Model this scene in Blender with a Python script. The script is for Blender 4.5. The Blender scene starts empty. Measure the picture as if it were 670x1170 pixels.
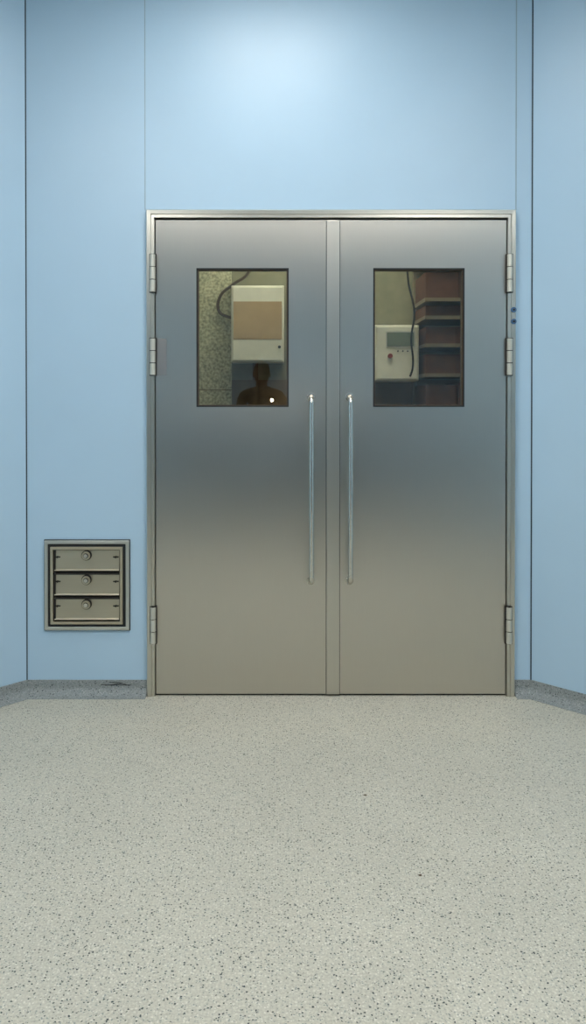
import bpy, bmesh, math, random
from mathutils import Vector, Matrix
random.seed(4)
S = bpy.context.scene
S.view_settings.view_transform = 'Standard'
S.view_settings.look = 'None'

def lin(c):
    def f(v):
        v/=255.0
        return v/12.92 if v<=0.04045 else ((v+0.055)/1.055)**2.4
    return (f(c[0]),f(c[1]),f(c[2]),1.0)

# ---------------------------------------------------------------- materials
def new_mat(name):
    m=bpy.data.materials.new(name); m.use_nodes=True
    nt=m.node_tree; b=nt.nodes['Principled BSDF']
    return m,nt,b
def simple(name,col,rough=0.5,metal=0.0,var=0.06,scale=12.0,bump=0.0,bscale=300):
    m,nt,b=new_mat(name)
    tc=nt.nodes.new('ShaderNodeTexCoord')
    n=nt.nodes.new('ShaderNodeTexNoise'); n.inputs['Scale'].default_value=scale; n.inputs['Detail'].default_value=4
    nt.links.new(tc.outputs['Object'],n.inputs['Vector'])
    r=nt.nodes.new('ShaderNodeValToRGB')
    c=lin(col)
    r.color_ramp.elements[0].position=0.3; r.color_ramp.elements[1].position=0.7
    r.color_ramp.elements[0].color=(c[0]*(1-var),c[1]*(1-var),c[2]*(1-var),1)
    r.color_ramp.elements[1].color=(min(1,c[0]*(1+var)),min(1,c[1]*(1+var)),min(1,c[2]*(1+var)),1)
    nt.links.new(n.outputs['Fac'],r.inputs['Fac'])
    nt.links.new(r.outputs['Color'],b.inputs['Base Color'])
    b.inputs['Roughness'].default_value=rough; b.inputs['Metallic'].default_value=metal
    if bump>0:
        n2=nt.nodes.new('ShaderNodeTexNoise'); n2.inputs['Scale'].default_value=bscale; n2.inputs['Detail'].default_value=3
        nt.links.new(tc.outputs['Object'],n2.inputs['Vector'])
        bp=nt.nodes.new('ShaderNodeBump'); bp.inputs['Strength'].default_value=bump; bp.inputs['Distance'].default_value=0.001
        nt.links.new(n2.outputs['Fac'],bp.inputs['Height']); nt.links.new(bp.outputs['Normal'],b.inputs['Normal'])
    return m

def steel(name,col,rough,stretch=(300,300,4),rv=0.03,cv=0.04,aniso=0.0,metal=1.0):
    m,nt,b=new_mat(name)
    tc=nt.nodes.new('ShaderNodeTexCoord')
    mp=nt.nodes.new('ShaderNodeMapping'); mp.inputs['Scale'].default_value=stretch
    nt.links.new(tc.outputs['Object'],mp.inputs['Vector'])
    n=nt.nodes.new('ShaderNodeTexNoise'); n.inputs['Scale'].default_value=1.0; n.inputs['Detail'].default_value=3
    nt.links.new(mp.outputs['Vector'],n.inputs['Vector'])
    big=nt.nodes.new('ShaderNodeTexNoise'); big.inputs['Scale'].default_value=3.0; big.inputs['Detail'].default_value=5
    nt.links.new(tc.outputs['Object'],big.inputs['Vector'])
    r=nt.nodes.new('ShaderNodeMapRange'); r.inputs['To Min'].default_value=rough-rv; r.inputs['To Max'].default_value=rough+rv
    nt.links.new(n.outputs['Fac'],r.inputs['Value']); nt.links.new(r.outputs['Result'],b.inputs['Roughness'])
    add=nt.nodes.new('ShaderNodeMath'); add.operation='ADD'
    nt.links.new(n.outputs['Fac'],add.inputs[0]); nt.links.new(big.outputs['Fac'],add.inputs[1])
    ramp=nt.nodes.new('ShaderNodeMapRange'); ramp.inputs['From Min'].default_value=0.6; ramp.inputs['From Max'].default_value=1.4
    ramp.inputs['To Min'].default_value=1-cv; ramp.inputs['To Max'].default_value=1+cv
    nt.links.new(add.outputs[0],ramp.inputs['Value'])
    vm=nt.nodes.new('ShaderNodeVectorMath'); vm.operation='SCALE'; vm.inputs[0].default_value=lin(col)[:3]
    nt.links.new(ramp.outputs['Result'],vm.inputs['Scale'])
    nt.links.new(vm.outputs['Vector'],b.inputs['Base Color'])
    b.inputs['Metallic'].default_value=metal
    if aniso>0:
        b.inputs['Anisotropic'].default_value=aniso
        cx=nt.nodes.new('ShaderNodeCombineXYZ'); cx.inputs[0].default_value=1.0
        nt.links.new(cx.outputs[0],b.inputs['Tangent'])
    return m

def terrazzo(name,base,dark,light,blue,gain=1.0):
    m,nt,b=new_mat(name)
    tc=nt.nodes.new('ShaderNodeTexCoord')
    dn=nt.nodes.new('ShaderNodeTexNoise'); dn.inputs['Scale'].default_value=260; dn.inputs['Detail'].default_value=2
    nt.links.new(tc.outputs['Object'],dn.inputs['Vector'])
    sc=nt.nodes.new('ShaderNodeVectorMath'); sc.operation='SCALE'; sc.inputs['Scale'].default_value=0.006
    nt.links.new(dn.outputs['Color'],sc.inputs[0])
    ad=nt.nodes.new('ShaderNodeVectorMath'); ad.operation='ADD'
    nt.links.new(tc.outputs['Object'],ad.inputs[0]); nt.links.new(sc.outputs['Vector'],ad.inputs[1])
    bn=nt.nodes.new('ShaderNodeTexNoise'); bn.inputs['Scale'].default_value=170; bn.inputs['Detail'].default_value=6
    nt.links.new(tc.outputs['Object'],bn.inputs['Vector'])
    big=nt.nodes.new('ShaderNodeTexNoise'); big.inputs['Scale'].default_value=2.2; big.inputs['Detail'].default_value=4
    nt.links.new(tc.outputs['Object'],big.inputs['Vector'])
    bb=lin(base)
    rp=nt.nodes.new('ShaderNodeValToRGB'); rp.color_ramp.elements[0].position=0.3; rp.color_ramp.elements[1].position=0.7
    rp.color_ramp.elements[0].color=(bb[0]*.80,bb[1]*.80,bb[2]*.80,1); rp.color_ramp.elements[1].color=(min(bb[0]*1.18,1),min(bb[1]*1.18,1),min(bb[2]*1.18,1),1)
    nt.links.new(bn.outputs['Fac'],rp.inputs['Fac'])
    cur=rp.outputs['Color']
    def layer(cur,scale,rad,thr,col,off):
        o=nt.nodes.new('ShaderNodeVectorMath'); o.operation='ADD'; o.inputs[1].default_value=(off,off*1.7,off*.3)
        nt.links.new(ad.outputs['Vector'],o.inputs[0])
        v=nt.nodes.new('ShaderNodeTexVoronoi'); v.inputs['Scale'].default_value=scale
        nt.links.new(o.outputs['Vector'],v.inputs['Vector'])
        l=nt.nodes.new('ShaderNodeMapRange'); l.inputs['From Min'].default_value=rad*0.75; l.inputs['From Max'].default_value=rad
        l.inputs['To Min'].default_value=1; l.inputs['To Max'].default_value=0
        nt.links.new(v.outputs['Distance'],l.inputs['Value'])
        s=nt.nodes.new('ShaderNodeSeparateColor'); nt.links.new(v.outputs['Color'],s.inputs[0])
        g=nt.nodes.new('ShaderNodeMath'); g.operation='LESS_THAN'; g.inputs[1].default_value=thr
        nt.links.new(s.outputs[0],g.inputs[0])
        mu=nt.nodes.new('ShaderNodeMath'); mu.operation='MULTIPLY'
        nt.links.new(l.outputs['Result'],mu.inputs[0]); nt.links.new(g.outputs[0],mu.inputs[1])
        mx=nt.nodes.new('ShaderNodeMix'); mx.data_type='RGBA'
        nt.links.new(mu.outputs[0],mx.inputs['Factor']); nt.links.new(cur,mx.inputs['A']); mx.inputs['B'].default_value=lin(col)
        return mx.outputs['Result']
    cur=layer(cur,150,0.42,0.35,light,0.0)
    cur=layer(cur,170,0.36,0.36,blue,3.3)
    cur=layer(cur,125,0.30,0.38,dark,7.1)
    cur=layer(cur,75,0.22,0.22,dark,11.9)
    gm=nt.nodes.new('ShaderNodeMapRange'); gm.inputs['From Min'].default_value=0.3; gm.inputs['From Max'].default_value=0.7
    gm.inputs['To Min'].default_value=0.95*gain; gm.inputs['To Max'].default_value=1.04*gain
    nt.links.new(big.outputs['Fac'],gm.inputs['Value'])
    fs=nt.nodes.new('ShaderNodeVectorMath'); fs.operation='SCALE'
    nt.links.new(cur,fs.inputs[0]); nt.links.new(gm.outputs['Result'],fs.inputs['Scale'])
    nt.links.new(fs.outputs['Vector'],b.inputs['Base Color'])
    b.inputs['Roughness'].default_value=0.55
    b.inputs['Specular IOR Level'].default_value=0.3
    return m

M_wall=simple('blue_wall_panel',(174,202,222),0.40,0,0.015,3,0.05,500)
M_wall.node_tree.nodes['Principled BSDF'].inputs['Specular IOR Level'].default_value=0.45
M_seam=simple('seam_sealant_dark',(40,58,72),0.7)
M_seamg=simple('seam_sealant_grey',(150,172,186),0.6)
M_ceil=simple('white_ceiling',(225,228,228),0.7)
M_floor=terrazzo('speckled_vinyl_floor',(188,184,169),(60,67,68),(210,206,192),(134,140,136))
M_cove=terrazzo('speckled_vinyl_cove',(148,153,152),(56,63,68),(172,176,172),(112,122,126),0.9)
M_door=steel('brushed_stainless_door',(204,199,189),0.32,(260,260,9),0.012,0.018,0.7)
M_astr=steel('brushed_stainless_astragal',(204,200,190),0.34,(260,260,9),0.012,0.02,0.5)
M_frame=steel('brushed_stainless_frame',(204,201,190),0.30,rv=0.015,cv=0.02)
M_bright=steel('polished_steel',(208,206,198),0.26,(40,40,40))
M_hinge=steel('satin_steel',(206,203,190),0.45,(40,40,40),metal=0.55)
M_blade=steel('damper_steel',(198,188,165),0.42,(5,200,200))
M_flange=steel('damper_flange_steel',(205,205,198),0.4,(40,40,40))
M_black=simple('black_rubber',(22,24,24),0.6)
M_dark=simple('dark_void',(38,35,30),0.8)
M_whitebox=simple('white_enamel_box',(236,234,216),0.4)
M_beige=simple('beige_tone',(186,160,122),0.5)
M_plaster=simple('rough_plaster',(182,180,150),0.9,0,0.5,75,0.8,90)
M_bwall=simple('corridor_wall',(134,132,108),0.8,0,0.1,20)
M_bwlow=simple('corridor_lower_brown',(118,96,70),0.7,0,0.1,20)  # lower wall brown, with the dark reflection in the glass put into it
M_carton=simple('brown_carton',(104,72,56),0.8,0,0.15,20)
M_carton2=simple('tan_carton',(124,102,78),0.8,0,0.15,20)
M_rack=simple('grey_rack',(140,130,108),0.5)
M_disp=simple('grey_green_display',(130,142,126),0.3)
M_cable=simple('brown_cable',(82,66,48),0.6)
M_red=simple('red_button',(150,60,45),0.4)
M_lip=simple('lip',(80,48,42),0.6)
M_jacket=simple('dark_scrub_cloth',(36,34,32),0.9)
M_skin=simple('skin',(88,62,50),0.6)
M_hair=simple('dark_hair',(25,20,17),0.8)
M_phone=simple('phone_shell',(20,20,22),0.3)
M_blue=simple('blue_cap',(70,105,140),0.3)
M_ltrim=simple('light_trim',(205,208,204),0.35)
M_cab=simple('slate_blue_cabinet',(78,98,118),0.5)

def emis(name,col,st):
    m,nt,b=new_mat(name)
    b.inputs['Base Color'].default_value=(0.8,0.8,0.8,1)
    b.inputs['Emission Color'].default_value=col; b.inputs['Emission Strength'].default_value=st
    return m
M_led=emis('led_panel',(1.0,0.975,0.935,1),17.5)
M_led1=emis('led_panel_main',(1.0,0.975,0.935,1),19.5)
M_led2=emis('led_panel_rear',(1.0,0.975,0.935,1),5.0)
M_ledc=emis('corridor_tube',(1.0,0.91,0.73,1),54.0)
M_flash=emis('phone_flash_led',(1.0,0.9,0.7,1),260.0)

# glass: transparent + mirror coat
M_glass=bpy.data.materials.new('window_glass'); M_glass.use_nodes=True
nt=M_glass.node_tree; nt.nodes.clear()
o=nt.nodes.new('ShaderNodeOutputMaterial'); t=nt.nodes.new('ShaderNodeBsdfTransparent'); g=nt.nodes.new('ShaderNodeBsdfGlossy')
t.inputs['Color'].default_value=(0.86,0.86,0.79,1); g.inputs['Roughness'].default_value=0.0; g.inputs['Color'].default_value=(1,0.95,0.88,1)
mx=nt.nodes.new('ShaderNodeMixShader'); mx.inputs[0].default_value=0.11
nt.links.new(t.outputs[0],mx.inputs[1]); nt.links.new(g.outputs[0],mx.inputs[2]); nt.links.new(mx.outputs[0],o.inputs[0])

# ---------------------------------------------------------------- helpers
def link(ob,parent=None):
    S.collection.objects.link(ob)
    if parent: ob.parent=parent
    return ob
def empty(name,loc=(0,0,0)):
    e=bpy.data.objects.new(name,None); e.empty_display_size=0.1
    S.collection.objects.link(e); return e
def from_bm(name,bm,mat,parent=None,smooth=False):
    me=bpy.data.meshes.new(name); bmesh.ops.recalc_face_normals(bm,faces=bm.faces); bm.to_mesh(me); bm.free()
    if mat: me.materials.append(mat)
    if smooth:
        for p in me.polygons: p.use_smooth=True
    return link(bpy.data.objects.new(name,me),parent)
def addbox(bm,x0,x1,y0,y1,z0,z1):
    vs=[bm.verts.new(v) for v in [(x0,y0,z0),(x1,y0,z0),(x1,y1,z0),(x0,y1,z0),(x0,y0,z1),(x1,y0,z1),(x1,y1,z1),(x0,y1,z1)]]
    for f in [(0,1,2,3),(4,5,6,7),(0,1,5,4),(1,2,6,5),(2,3,7,6),(3,0,4,7)]:
        bm.faces.new([vs[i] for i in f])
    return vs
def box(name,x0,x1,y0,y1,z0,z1,mat,parent=None,bev=0):
    bm=bmesh.new(); addbox(bm,x0,x1,y0,y1,z0,z1)
    ob=from_bm(name,bm,mat,parent)
    if bev:
        m=ob.modifiers.new('bevel','BEVEL'); m.width=bev; m.segments=2
    return ob
def boxes(name,lst,mat,parent=None,bev=0):
    bm=bmesh.new()
    for b in lst: addbox(bm,*b)
    ob=from_bm(name,bm,mat,parent)
    if bev:
        m=ob.modifiers.new('bevel','BEVEL'); m.width=bev; m.segments=2
    return ob
def cyl(name,p0,p1,r,mat,parent=None,seg=24,r2=None):
    p0=Vector(p0); p1=Vector(p1); d=p1-p0
    bm=bmesh.new()
    bmesh.ops.create_cone(bm,cap_ends=True,segments=seg,radius1=r,radius2=r if r2 is None else r2,depth=d.length)
    q=Vector((0,0,1)).rotation_difference(d.normalized())
    bmesh.ops.transform(bm,matrix=Matrix.Translation((p0+p1)/2)@q.to_matrix().to_4x4(),verts=bm.verts)
    for f in bm.faces:
        if len(f.verts)==4: f.smooth=True
        else:
            for e in f.edges: e.smooth=False
    return from_bm(name,bm,mat,parent)
def tube(name,pts,r,mat,parent=None,res=6,smooth=True):
    cu=bpy.data.curves.new(name,'CURVE'); cu.dimensions='3D'; cu.bevel_depth=r; cu.bevel_resolution=res; cu.use_fill_caps=True
    sp=cu.splines.new('BEZIER' if smooth else 'POLY')
    if smooth:
        sp.bezier_points.add(len(pts)-1)
        for b,p in zip(sp.bezier_points,pts):
            b.co=p; b.handle_left_type='AUTO'; b.handle_right_type='AUTO'
    else:
        sp.points.add(len(pts)-1)
        for b,p in zip(sp.points,pts): b.co=(*p,1)
    cu.materials.append(mat)
    return link(bpy.data.objects.new(name,cu),parent)
def ring(name,x0,x1,z0,z1,w,ya,yb,mat,parent=None,bev=0):
    bm=bmesh.new()
    L=[]
    for y in (ya,yb):
        for ins in (0,w):
            L.append([bm.verts.new(v) for v in [(x0+ins,y,z0+ins),(x1-ins,y,z0+ins),(x1-ins,y,z1-ins),(x0+ins,y,z1-ins)]])
    o1,i1,o2,i2=L
    for k in range(4):
        n=(k+1)%4
        bm.faces.new([o1[k],o1[n],i1[n],i1[k]]); bm.faces.new([o2[k],o2[n],i2[n],i2[k]])
        bm.faces.new([o1[k],o1[n],o2[n],o2[k]]); bm.faces.new([i1[k],i1[n],i2[n],i2[k]])
    ob=from_bm(name,bm,mat,parent)
    if bev:
        m=ob.modifiers.new('bevel','BEVEL'); m.width=bev; m.segments=2
    return ob

H=3.2
XL,XR=-1.318,0.871
C=1.2
DB=-6.6
# ---------------------------------------------------------------- room shell
P=[(XL-C,DB),(XL-C,-C),(XL,0),(XR,0),(XR+C,-C),(XR+C,DB)]
boxes('wall_front',[(XL,-0.795,0,0.1,0,H),(-0.795,0.795,0,0.1,2.09,H),(0.795,XR,0,0.1,0,H)],M_wall)
def wallp(name,a,b,mat=M_wall):
    a=Vector(a);b=Vector(b);d=(b-a).normalized(); n=Vector((-d.y,d.x))  # outward (left of travel)
    q=[a,b,b+n*0.1,a+n*0.1]
    bm=bmesh.new()
    lo=[bm.verts.new((v.x,v.y,0)) for v in q]; hi=[bm.verts.new((v.x,v.y,H)) for v in q]
    bm.faces.new(lo);bm.faces.new(hi)
    for k in range(4): bm.faces.new([lo[k],lo[(k+1)%4],hi[(k+1)%4],hi[k]])
    return from_bm(name,bm,mat)
wallp('wall_left',P[0],P[1]); wallp('wall_corner_left',P[1],P[2])
wallp('wall_corner_right',P[3],P[4]); wallp('wall_right',P[4],P[5]); wallp('wall_back',P[5],P[0])
def slab(name,z0,z1,mat):
    bm=bmesh.new()
    lo=[bm.verts.new((x,y,z0)) for x,y in P]; hi=[bm.verts.new((x,y,z1)) for x,y in P]
    bm.faces.new(lo);bm.faces.new(hi)
    for k in range(6): bm.faces.new([lo[k],lo[(k+1)%6],hi[(k+1)%6],hi[k]])
    return from_bm(name,bm,mat)
slab('floor',-0.05,0,M_floor); slab('ceiling',H,H+0.05,M_ceil)

# seams (sealant strips)
box('trim_1',XL-0.003,XL+0.003,-0.002,0.004,0.066,H,M_seam)
box('trim_2',XR-0.0035,XR+0.0025,-0.002,0.004,0.066,H,M_seam)
box('trim_3',-0.8045,-0.8005,-0.001,0.003,2.10,H,M_seamg)
box('trim_4',0.7975,0.8025,-0.001,0.003,2.10,H,M_seamg)

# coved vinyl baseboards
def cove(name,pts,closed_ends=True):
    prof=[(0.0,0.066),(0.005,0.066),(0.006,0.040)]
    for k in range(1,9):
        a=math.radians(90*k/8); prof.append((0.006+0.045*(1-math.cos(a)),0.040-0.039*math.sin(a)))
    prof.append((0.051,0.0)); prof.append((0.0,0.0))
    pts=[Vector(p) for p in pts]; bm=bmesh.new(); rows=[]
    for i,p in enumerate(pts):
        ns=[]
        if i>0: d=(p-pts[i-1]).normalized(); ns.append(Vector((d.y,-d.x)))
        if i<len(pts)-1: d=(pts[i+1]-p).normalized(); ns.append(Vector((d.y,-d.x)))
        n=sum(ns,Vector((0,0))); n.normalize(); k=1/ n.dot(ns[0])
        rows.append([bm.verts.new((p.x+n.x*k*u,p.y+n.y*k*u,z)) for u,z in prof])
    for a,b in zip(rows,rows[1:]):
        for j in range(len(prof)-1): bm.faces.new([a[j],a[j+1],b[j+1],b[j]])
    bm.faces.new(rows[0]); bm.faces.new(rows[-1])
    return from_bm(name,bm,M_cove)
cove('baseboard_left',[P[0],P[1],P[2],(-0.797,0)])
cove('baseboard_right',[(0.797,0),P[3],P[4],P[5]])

# scuffs / pen scribble on left skirting
sc=empty('scuff_marks')
for k in range(5):
    x=-0.965+0.018*k
    tube('scuff_%d'%k,[(x-0.030,-0.0068,0.050+random.uniform(-.006,.008)),(x,-0.0068,0.054+random.uniform(-.010,.006)),(x+0.028,-0.0068,0.048+random.uniform(-.006,.008))],0.0012,M_black,sc,2)

# ---------------------------------------------------------------- double door
D=empty('door_1')
FX=0.795; FT=2.098
def frame_profile(name):
    prof=[(0,0.0),(0,-0.018),(0.004,-0.026),(0.020,-0.0255),(0.022,-0.021),(0.034,-0.021),(0.036,-0.016),(0.036,0.1),(0.0,0.1)]
    path=[(-FX,0,1,0),(-FX,FT,1,-1),(FX,FT,-1,-1),(FX,0,-1,0)]
    bm=bmesh.new(); rows=[]
    for x,z,dx,dz in path:
        rows.append([bm.verts.new((x+dx*u,y,z+dz*u)) for u,y in prof])
    n=len(prof)
    for a,b in zip(rows,rows[1:]):
        for j in range(n): bm.faces.new([a[j],a[(j+1)%n],b[(j+1)%n],b[j]])
    bm.faces.new(rows[0]);bm.faces.new(rows[-1])
    return from_bm(name,bm,M_frame,D)
frame_profile('frame')
ring_g=boxes('gasket',[(-0.759,-0.744,0.015,0.04,0.0,2.062),(0.744,0.759,0.015,0.04,0,2.062),(-0.759,0.759,0.015,0.04,2.046,2.062)],M_black,D)
box('threshold',-0.759,0.759,0.0,0.06,0.0,0.003,M_black,D)

YF=-0.012; YB=0.030
def leaf(name,x0,x1,wx0,wx1):
    z0,z1=0.009,2.054; wz0,wz1=1.250,1.848
    bm=bmesh.new()
    xs=[x0,wx0,wx1,x1]; zs=[z0,wz0,wz1,z1]
    F={};B={}
    for i,x in enumerate(xs):
        for j,z in enumerate(zs):
            F[i,j]=bm.verts.new((x,YF,z)); B[i,j]=bm.verts.new((x,YB,z))
    for i in range(3):
        for j in range(3):
            if (i,j)==(1,1): continue
            for G in (F,B): bm.faces.new([G[i,j],G[i+1,j],G[i+1,j+1],G[i,j+1]])
    def side(a,b): bm.faces.new([F[a],F[b],B[b],B[a]])
    for k in range(3):
        side((k,0),(k+1,0));side((k,3),(k+1,3));side((0,k),(0,k+1));side((3,k),(3,k+1))
    side((1,1),(2,1));side((1,2),(2,2));side((1,1),(1,2));side((2,1),(2,2))
    from_bm(name,bm,M_door,D)
    ring(name+'_window_gasket',wx0,wx1,wz0,wz1,0.006,YF-0.0008,YB,M_black,D)
    ring(name+'_glazing_bead',wx0+0.005,wx1-0.005,wz0+0.005,wz1-0.005,0.004,-0.004,0.024,M_cable,D)
    bm=bmesh.new()
    vs=[bm.verts.new(v) for v in [(wx0+.004,-0.002,wz0+.004),(wx1-.004,-0.002,wz0+.004),(wx1-.004,-0.002,wz1-.004),(wx0+.004,-0.002,wz1-.004)]]
    bm.faces.new(vs)
    from_bm(name+'_glass',bm,M_glass,D)
leaf('leaf_left',-0.755,0.0355,-0.580,-0.182)
leaf('leaf_right',0.0385,0.755,0.182,0.576)
# astragal cover strip
box('astragal',-0.019,0.037,YF-0.009,YF+0.001,0.010,2.052,M_astr,D,0.002)
boxes('astragal_shadow_gap',[(-0.0212,-0.0185,YF-0.0006,YF+0.001,0.010,2.052),(0.0362,0.0396,YF-0.0006,YF+0.02,0.010,2.052)],M_black,D)

# pull handles
def handle(name,x):
    y0=YF; y1=-0.068; r=0.011; zt,zb=1.292,0.500; R=0.028
    pts=[(x,y0,zt)]
    for k in range(0,7):
        a=math.radians(15*k); pts.append((x,y1+R-R*math.sin(a),zt-R+R*math.cos(a)))
    for k in range(6,-1,-1):
        a=math.radians(15*k); pts.append((x,y1+R-R*math.sin(a),zb+R-R*math.cos(a)))
    pts.append((x,y0,zb))
    tube(name,pts,r,M_bright,D,8,False)
    for z,s in ((zt,'top'),(zb,'bottom')):
        cyl(name+'_rose_'+s,(x,y0+0.001,z),(x,y0-0.006,z),0.0175,M_bright,D,32)
handle('handle_left',-0.086); handle('handle_right',0.080)

# hinges
for sx,nm in ((-1,'left'),(1,'right')):
    x=sx*0.766
    for i,(a,b) in enumerate([(1.742,1.905),(1.386,1.545),(0.231,0.390)]):
        h=(b-a)/3
        for k in range(3):
            cyl('hinge_%s_%d_knuckle_%d'%(nm,i,k),(x,-0.030,a+h*k+0.0018),(x,-0.030,a+h*(k+1)-0.0018),0.0120,M_hinge,D,28)
        cyl('hinge_%s_%d_pin'%(nm,i),(x,-0.030,a-0.001),(x,-0.030,b+0.001),0.006,M_dark,D,16)
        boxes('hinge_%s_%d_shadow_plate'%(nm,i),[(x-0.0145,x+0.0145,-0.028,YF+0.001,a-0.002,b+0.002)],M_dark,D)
box('grey_plate',-0.750,-0.708,YF-0.0012,YF+0.001,1.386,1.545,steel('dull_plate',(172,168,164),0.36,rv=0.01),D)  # thin, slightly darker grey rectangle beside the middle hinge
for z in (1.667,1.617):
    cyl('jamb_cap_%d'%int(z*1000),(0.783,-0.023,z),(0.783,-0.031,z),0.0115,M_blue,D,20)
    cyl('jamb_screw_%d'%int(z*1000),(0.783,-0.029,z),(0.783,-0.033,z),0.005,M_black,D,12)

# ---------------------------------------------------------------- pressure relief damper
V=empty('pressure_relief_damper')
x0,x1,z0,z1=-1.239,-0.871,0.284,0.674
box('back_plate',x0+.01,x1-.01,-0.003,0.0,z0+.01,z1-.01,M_dark,V)
ring('outer_edge',x0-.002,x1+.002,z0-.002,z1+.002,0.005,-0.006,0.0,M_dark,V)
ring('outer_flange',x0+.001,x1-.001,z0+.001,z1-.001,0.015,-0.014,0.0,M_flange,V,0.002)
ring('black_seal',x0+.014,x1-.014,z0+.014,z1-.014,0.014,-0.010,0.0,M_black,V)
ring('inner_frame',x0+.028,x1-.028,z0+.028,z1-.028,0.012,-0.020,0.0,M_blade,V,0.001)
ix0,ix1=x0+.044,x1-.044
tops=[0.634,0.528,0.422]
for i,zt in enumerate(tops):
    zb=zt-0.090
    bm=bmesh.new()
    vs=[(ix0,-0.008,zt),(ix1,-0.008,zt),(ix1,-0.012,zb+0.006),(ix0,-0.012,zb+0.006),(ix0,-0.018,zb),(ix1,-0.018,zb)]
    v=[bm.verts.new(p) for p in vs]; bm.faces.new([v[0],v[1],v[2],v[3]]); bm.faces.new([v[3],v[2],v[5],v[4]])
    ob=from_bm('blade_%d'%i,bm,M_blade,V); m=ob.modifiers.new('s','SOLIDIFY'); m.thickness=0.002
    box('blade_bar_%d'%i,ix0-.004,ix1+.004,-0.017,-0.006,zt-0.002,zt+0.005,M_dark,V,0.001)
    xc=(x0+x1)/2; zc=zt-0.024
    cyl('weight_rim_%d'%i,(xc,-0.008,zc),(xc,-0.022,zc),0.0215,M_dark,V,28)
    cyl('weight_%d'%i,(xc,-0.010,zc),(xc,-0.030,zc),0.0180,M_blade,V,28)
    cyl('weight_boss_%d'%i,(xc,-0.030,zc),(xc,-0.0315,zc),0.011,M_dark,V,20)
    cyl('weight_nut_%d'%i,(xc,-0.030,zc),(xc,-0.036,zc),0.009,M_bright,V,16)
    for s,xx in (('l',ix0+.014),('r',ix1-.014)):
        cyl('pivot_%s_%d'%(s,i),(xx,-0.007,zt-0.032),(xx,-0.018,zt-0.032),0.0045,M_dark,V,12)
        box('bracket_%s_%d'%(s,i),xx-.012,xx+.012,-0.0135,-0.009,zt-0.0345,zt-0.0295,M_dark,V)
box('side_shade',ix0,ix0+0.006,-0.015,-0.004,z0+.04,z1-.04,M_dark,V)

# ---------------------------------------------------------------- corridor behind
CY=0.92
boxes('wall_corridor',[(-1.6,1.6,CY,CY+0.08,1.39,2.7)],M_bwall)
boxes('wall_corridor_lower_dark',[(-1.6,1.6,CY-0.004,CY+0.08,0,1.39)],M_bwlow)  # brown colour also stands for the dark room mirrored in the panes
boxes('wall_corridor_plaster',[(-1.6,-0.475,CY-0.03,CY-0.0005,0,1.333),(-1.6,-0.475,CY-0.03,CY-0.0005,1.338,2.7)],M_plaster)
boxes('wall_corridor_side_left',[(-1.68,-1.6,0.1,CY,0,2.7)],M_bwall)
boxes('wall_corridor_side_right',[(1.6,1.68,0.1,CY,0,2.7)],M_bwall)
box('floor_corridor',-1.68,1.68,0.1,CY+0.08,-0.05,0.0,M_floor)
box('floor_threshold',-0.795,0.795,0.0,0.1,-0.05,0.0,M_floor)
box('ceiling_corridor',-1.68,1.68,0.1,CY+0.08,2.7,2.75,M_ceil)
L=empty('ceiling_light_corridor')
box('housing',-0.7,0.7,0.20,0.30,2.66,2.70,M_ltrim,L); cyl('tube',(-0.65,0.25,2.642),(0.65,0.25,2.642),0.018,M_ledc,L)

# electrical cabinet (left window)
E=empty('electrical_cabinet')
box('body',-0.470,-0.190,0.76,CY,1.480,1.885,M_whitebox,E,0.004)
box('door_panel',-0.462,-0.198,0.752,0.762,1.488,1.877,M_whitebox,E,0.003)
box('beige_band',-0.458,-0.202,0.750,0.753,1.600,1.800,M_beige,E)  # flat beige rectangle across the cabinet front
cyl('lock',(-0.215,0.752,1.56),(-0.215,0.745,1.56),0.008,M_black,E)
tube('conduit',[(-0.36,0.84,2.3),(-0.38,0.84,1.97),(-0.47,0.85,1.90),(-0.535,0.86,1.84),(-0.54,0.86,1.76),(-0.47,0.85,1.72)],0.008,M_cable,E)
box('cable_trunking',-0.36,-0.33,0.885,CY-0.0045,0.0,1.481,M_bwlow,E)
# control box (right window)
K=empty('control_box')
box('body',0.272,0.500,0.63,CY,1.378,1.665,M_whitebox,K,0.006)
box('lid',0.280,0.492,0.622,0.632,1.386,1.657,M_whitebox,K,0.004)
box('display',0.335,0.472,0.619,0.624,1.555,1.625,M_disp,K,0.002)
ring('display_bezel',0.330,0.477,1.550,1.630,0.004,0.618,0.624,M_ltrim,K)
cyl('key_switch',(0.350,0.622,1.505),(0.350,0.610,1.505),0.012,M_red,K)
for k in range(4): cyl('indicator_%d'%k,(0.390+0.025*k,0.622,1.530),(0.390+0.025*k,0.617,1.530),0.004,M_black,K,12)
tube('cable',[(0.44,0.66,2.35),(0.445,0.64,1.9),(0.47,0.60,1.72),(0.455,0.60,1.60),(0.462,0.60,1.44),(0.45,0.61,1.40)],0.005,M_black,K)
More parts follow.
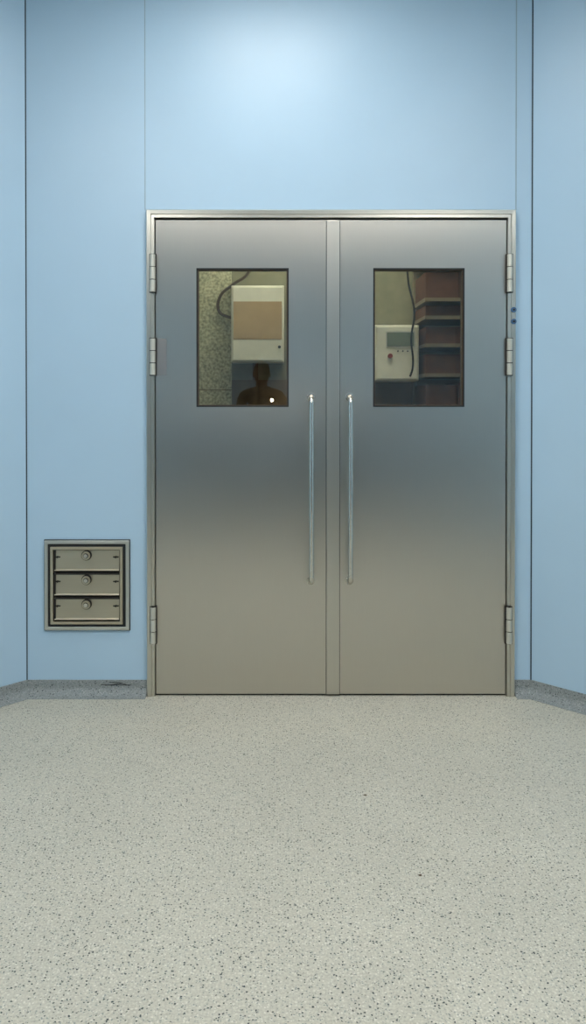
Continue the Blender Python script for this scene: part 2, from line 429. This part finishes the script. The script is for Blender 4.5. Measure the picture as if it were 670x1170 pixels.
# shelving with cartons
R=empty('storage_rack')
rx0,rx1=0.515,1.12
sh=[0.25,0.7,1.06,1.235,1.405,1.555,1.695,1.785,1.985]
boxes('shelves',[(rx0,rx1,0.55,0.90,z-0.009,z+0.009) for z in sh],M_rack,R)
boxes('posts',[(x,x+.02,y,y+.02,0,2.2) for x,y in ((rx0,0.88),(rx1-.02,0.88),(rx1-.02,0.55))],M_rack,R)
lst=[];lst2=[]
for i in range(len(sh)-1):
    a,b=sh[i]+0.0095,sh[i+1]-0.0095
    hh=min((b-a)*0.82,0.2)
    x=rx0+0.01
    while x<rx1-0.15:
        w=random.uniform(0.16,0.26); w=min(w,rx1-0.03-x)
        (lst if random.random()<0.7 or i==7 else lst2).append((x,x+w-0.006,0.56+random.uniform(0,.03),0.87,a,a+hh*random.uniform(.85,1)))
        x+=w
boxes('cartons',lst,M_carton,R); boxes('tan_cartons',lst2,M_carton2,R)

# ---------------------------------------------------------------- ceiling lights in theatre
def panel(name,cx,cy,sx,sy,mat):
    e=empty(name)
    boxes('frame',[(cx-sx/2-.02,cx-sx/2,cy-sy/2-.02,cy+sy/2+.02,H-0.03,H),(cx+sx/2,cx+sx/2+.02,cy-sy/2-.02,cy+sy/2+.02,H-0.03,H),
      (cx-sx/2,cx+sx/2,cy-sy/2-.02,cy-sy/2,H-0.03,H),(cx-sx/2,cx+sx/2,cy+sy/2,cy+sy/2+.02,H-0.03,H)],M_ltrim,e)
    box('diffuser',cx-sx/2,cx+sx/2,cy-sy/2,cy+sy/2,H-0.02,H-0.001,mat,e)
panel('ceiling_light',-0.25,-0.95,0.6,0.6,M_led)
panel('ceiling_light',-1.3,-2.7,0.6,1.2,M_led1)
panel('ceiling_light',1.0,-2.7,0.6,1.2,M_led1)
panel('ceiling_light',0.35,-4.75,0.9,0.5,M_led2)

# low cabinets added behind the camera, so the steel reflects a dark band
Cb=empty('reflection_cabinet')
xa=XL-C+0.06; n=7; wd=(XR+C-0.06-xa)/n
boxes('carcass',[(xa,xa+n*wd,DB+0.04,DB+0.50,0.0,0.93)],M_cab,Cb)
boxes('doors',[(xa+i*wd+.004,xa+(i+1)*wd-.004,DB+0.50,DB+0.52,0.08,0.92) for i in range(n)],M_cab,Cb,0.003)
boxes('pulls',[(xa+(i+.85)*wd,xa+(i+.85)*wd+.015,DB+0.52,DB+0.54,0.6,0.75) for i in range(n)],M_hinge,Cb)
box('worktop',xa,xa+n*wd,DB+0.04,DB+0.54,0.93,0.96,M_cab,Cb)

# ---------------------------------------------------------------- photographer (seen reflected in the glass)
PH=empty('photographer')
def skin(name,verts,edges,rad,mat,parent,sub=2):
    me=bpy.data.meshes.new(name); me.from_pydata(verts,edges,[]); me.update()
    ob=link(bpy.data.objects.new(name,me),parent)
    me.materials.append(mat)
    m=ob.modifiers.new('skin','SKIN'); m.use_smooth_shade=True
    for i,r in enumerate(rad):
        sv=me.skin_vertices[0].data[i]; sv.radius=(r if isinstance(r,tuple) else (r,r)); sv.use_root=(i==0)
    s=ob.modifiers.new('sub','SUBSURF'); s.levels=sub; s.render_levels=sub
    return ob
cx,cy=-0.35,-3.84
bv=[(cx,cy,0.88),(cx,cy,1.02),(cx,cy,1.20),(cx,cy,1.33),(cx,cy+.005,1.41),
    (cx-.09,cy,0.84),(cx-.10,cy+.01,0.46),(cx-.11,cy-.01,0.09),
    (cx+.09,cy,0.84),(cx+.10,cy+.01,0.46),(cx+.11,cy-.01,0.09),
    (cx-.17,cy,1.325),(cx-.215,cy+.04,1.07),(cx-.005,cy+.31,1.17),
    (cx+.17,cy,1.325),(cx+.26,cy+.05,1.07),(cx+.185,cy+.31,1.17)]
be=[(0,1),(1,2),(2,3),(3,4),(0,5),(5,6),(6,7),(0,8),(8,9),(9,10),(3,11),(11,12),(12,13),(3,14),(14,15),(15,16)]
br=[(.13,.10),(.12,.095),(.14,.10),(.11,.085),.05,.085,.062,.045,.085,.062,.045,.06,.045,.032,.06,.045,.032]
skin('clothed_body',bv,be,br,M_jacket,PH)
for s in (-1,1):
    x=cx+s*0.11
    bm=bmesh.new(); addbox(bm,x-.042,x+.042,cy-.09,cy+.17,0.0,0.07)
    ob=from_bm('shoe_%s'%('l' if s<0 else 'r'),bm,M_black,PH); m=ob.modifiers.new('b','BEVEL'); m.width=0.03; m.segments=4
# head
bm=bmesh.new(); bmesh.ops.create_uvsphere(bm,u_segments=28,v_segments=20,radius=1)
for v in bm.verts:
    x,y,z=v.co
    k=1-0.22*max(0,-z); 
    v.co=Vector((cx+x*0.074*k,cy+0.02+y*0.094*(k if y>0 else 1),1.515+z*0.115))
from_bm('head',bm,M_skin,PH,True)
bm=bmesh.new(); bmesh.ops.create_uvsphere(bm,u_segments=28,v_segments=20,radius=1)
bmesh.ops.delete(bm,geom=[v for v in bm.verts if v.co.z<-0.25 or (v.co.y>0.35 and v.co.z<0.45)],context='VERTS')
for v in bm.verts: v.co=Vector((cx+v.co.x*0.080,cy+0.013+v.co.y*0.100,1.522+v.co.z*0.118))
from_bm('hair',bm,M_hair,PH,True)
cyl('neck',(cx,cy,1.37),(cx,cy+.01,1.45),0.052,M_skin,PH)
skin('nose',[(cx,cy+.108,1.535),(cx,cy+.122,1.505),(cx,cy+.112,1.495)],[(0,1),(1,2)],[.008,.013,.010],M_skin,PH,1)
for s in (-1,1):
    bm=bmesh.new(); bmesh.ops.create_uvsphere(bm,u_segments=12,v_segments=8,radius=0.012,matrix=Matrix.Translation((cx+s*.03,cy+.101,1.525)))
    from_bm('eye_%d'%(s+1),bm,M_black,PH,True)
    bm=bmesh.new(); bmesh.ops.create_uvsphere(bm,u_segments=12,v_segments=8,radius=1)
    for v in bm.verts: v.co=Vector((cx+s*.076+v.co.x*.008,cy+.01+v.co.y*.018,1.515+v.co.z*.03))
    from_bm('ear_%d'%(s+1),bm,M_skin,PH,True)
box('mouth',cx-.022,cx+.022,cy+.095,cy+.107,1.458,1.464,M_lip,PH,0.002)
# phone
px,py=-0.254,-3.46
box('phone',px-.038,px+.038,py-.004,py+.004,1.175,1.330,M_phone,PH,0.003)
cyl('phone_lens',(px,py+.004,1.31),(px,py+.007,1.31),0.009,M_phone,PH)
cyl('phone_flash',(px+.0,py+.0042,1.280),(px+.0,py+.0065,1.280),0.014,M_flash,PH,16)
# hands: palm + 4 fingers + thumb each gripping the phone side
for s in (-1,1):
    wx=(cx-.005 if s<0 else cx+.185); wr=Vector((wx,cy+.31,1.17))
    pm=Vector((px+s*.062,py-.025,1.205))
    vs=[tuple(wr),tuple((wr+pm)/2),tuple(pm)]; es=[(0,1),(1,2)]; rr=[.026,(.032,.018),(.034,.018)]
    skin('palm_%s'%('l' if s<0 else 'r'),vs,es,rr,M_skin,PH,2)
    for f in range(4):
        z=1.180+f*0.019; ln=[.8,.95,1,.92][f]
        a=Vector((pm.x,pm.y+.01,z)); b=Vector((px+s*.056,py+.010,z+.004)); c=Vector((px+s*(.056-.022*ln),py+.014,z+.006)); d=Vector((px+s*(.056-.034*ln),py+.010,z+.006))
        skin('finger_%s_%d'%('l' if s<0 else 'r',f),[tuple(q) for q in (a,b,c,d)],[(0,1),(1,2),(2,3)],[.009,.0085,.008,.0065],M_skin,PH,1)
    a=Vector((pm.x,pm.y,1.215)); b=Vector((px+s*.050,py-.028,1.235)); c=Vector((px+s*.030,py-.014,1.255))
    skin('thumb_%s'%('l' if s<0 else 'r'),[tuple(q) for q in (a,b,c)],[(0,1),(1,2)],[.012,.010,.008],M_skin,PH,1)

# floor debris
for (x,y,r) in ((0.048,-0.87,0.0035),(0.145,-1.30,0.0035)):
    bm=bmesh.new(); bmesh.ops.create_icosphere(bm,subdivisions=2,radius=r)
    for v in bm.verts: v.co=Vector((v.co.x*1.5+x+random.uniform(-.001,.001),v.co.y+y+random.uniform(-.001,.001),(v.co.z+r)*0.4))
    from_bm('floor_crumb',bm,M_cable)

# ---------------------------------------------------------------- world + camera
w=bpy.data.worlds.new('world'); S.world=w; w.use_nodes=True
w.node_tree.nodes['Background'].inputs['Color'].default_value=(0.02,0.02,0.02,1)
cam=bpy.data.cameras.new('camera'); co=bpy.data.objects.new('camera',cam); S.collection.objects.link(co)
co.location=(-0.254,-3.409,1.280); co.rotation_euler=(math.radians(89.5),0,0)
cam.sensor_fit='AUTO'; cam.sensor_width=36; cam.lens=900/1170*36
cam.shift_x=24/1170; cam.shift_y=-120.1/1170; cam.clip_start=0.02
S.camera=co
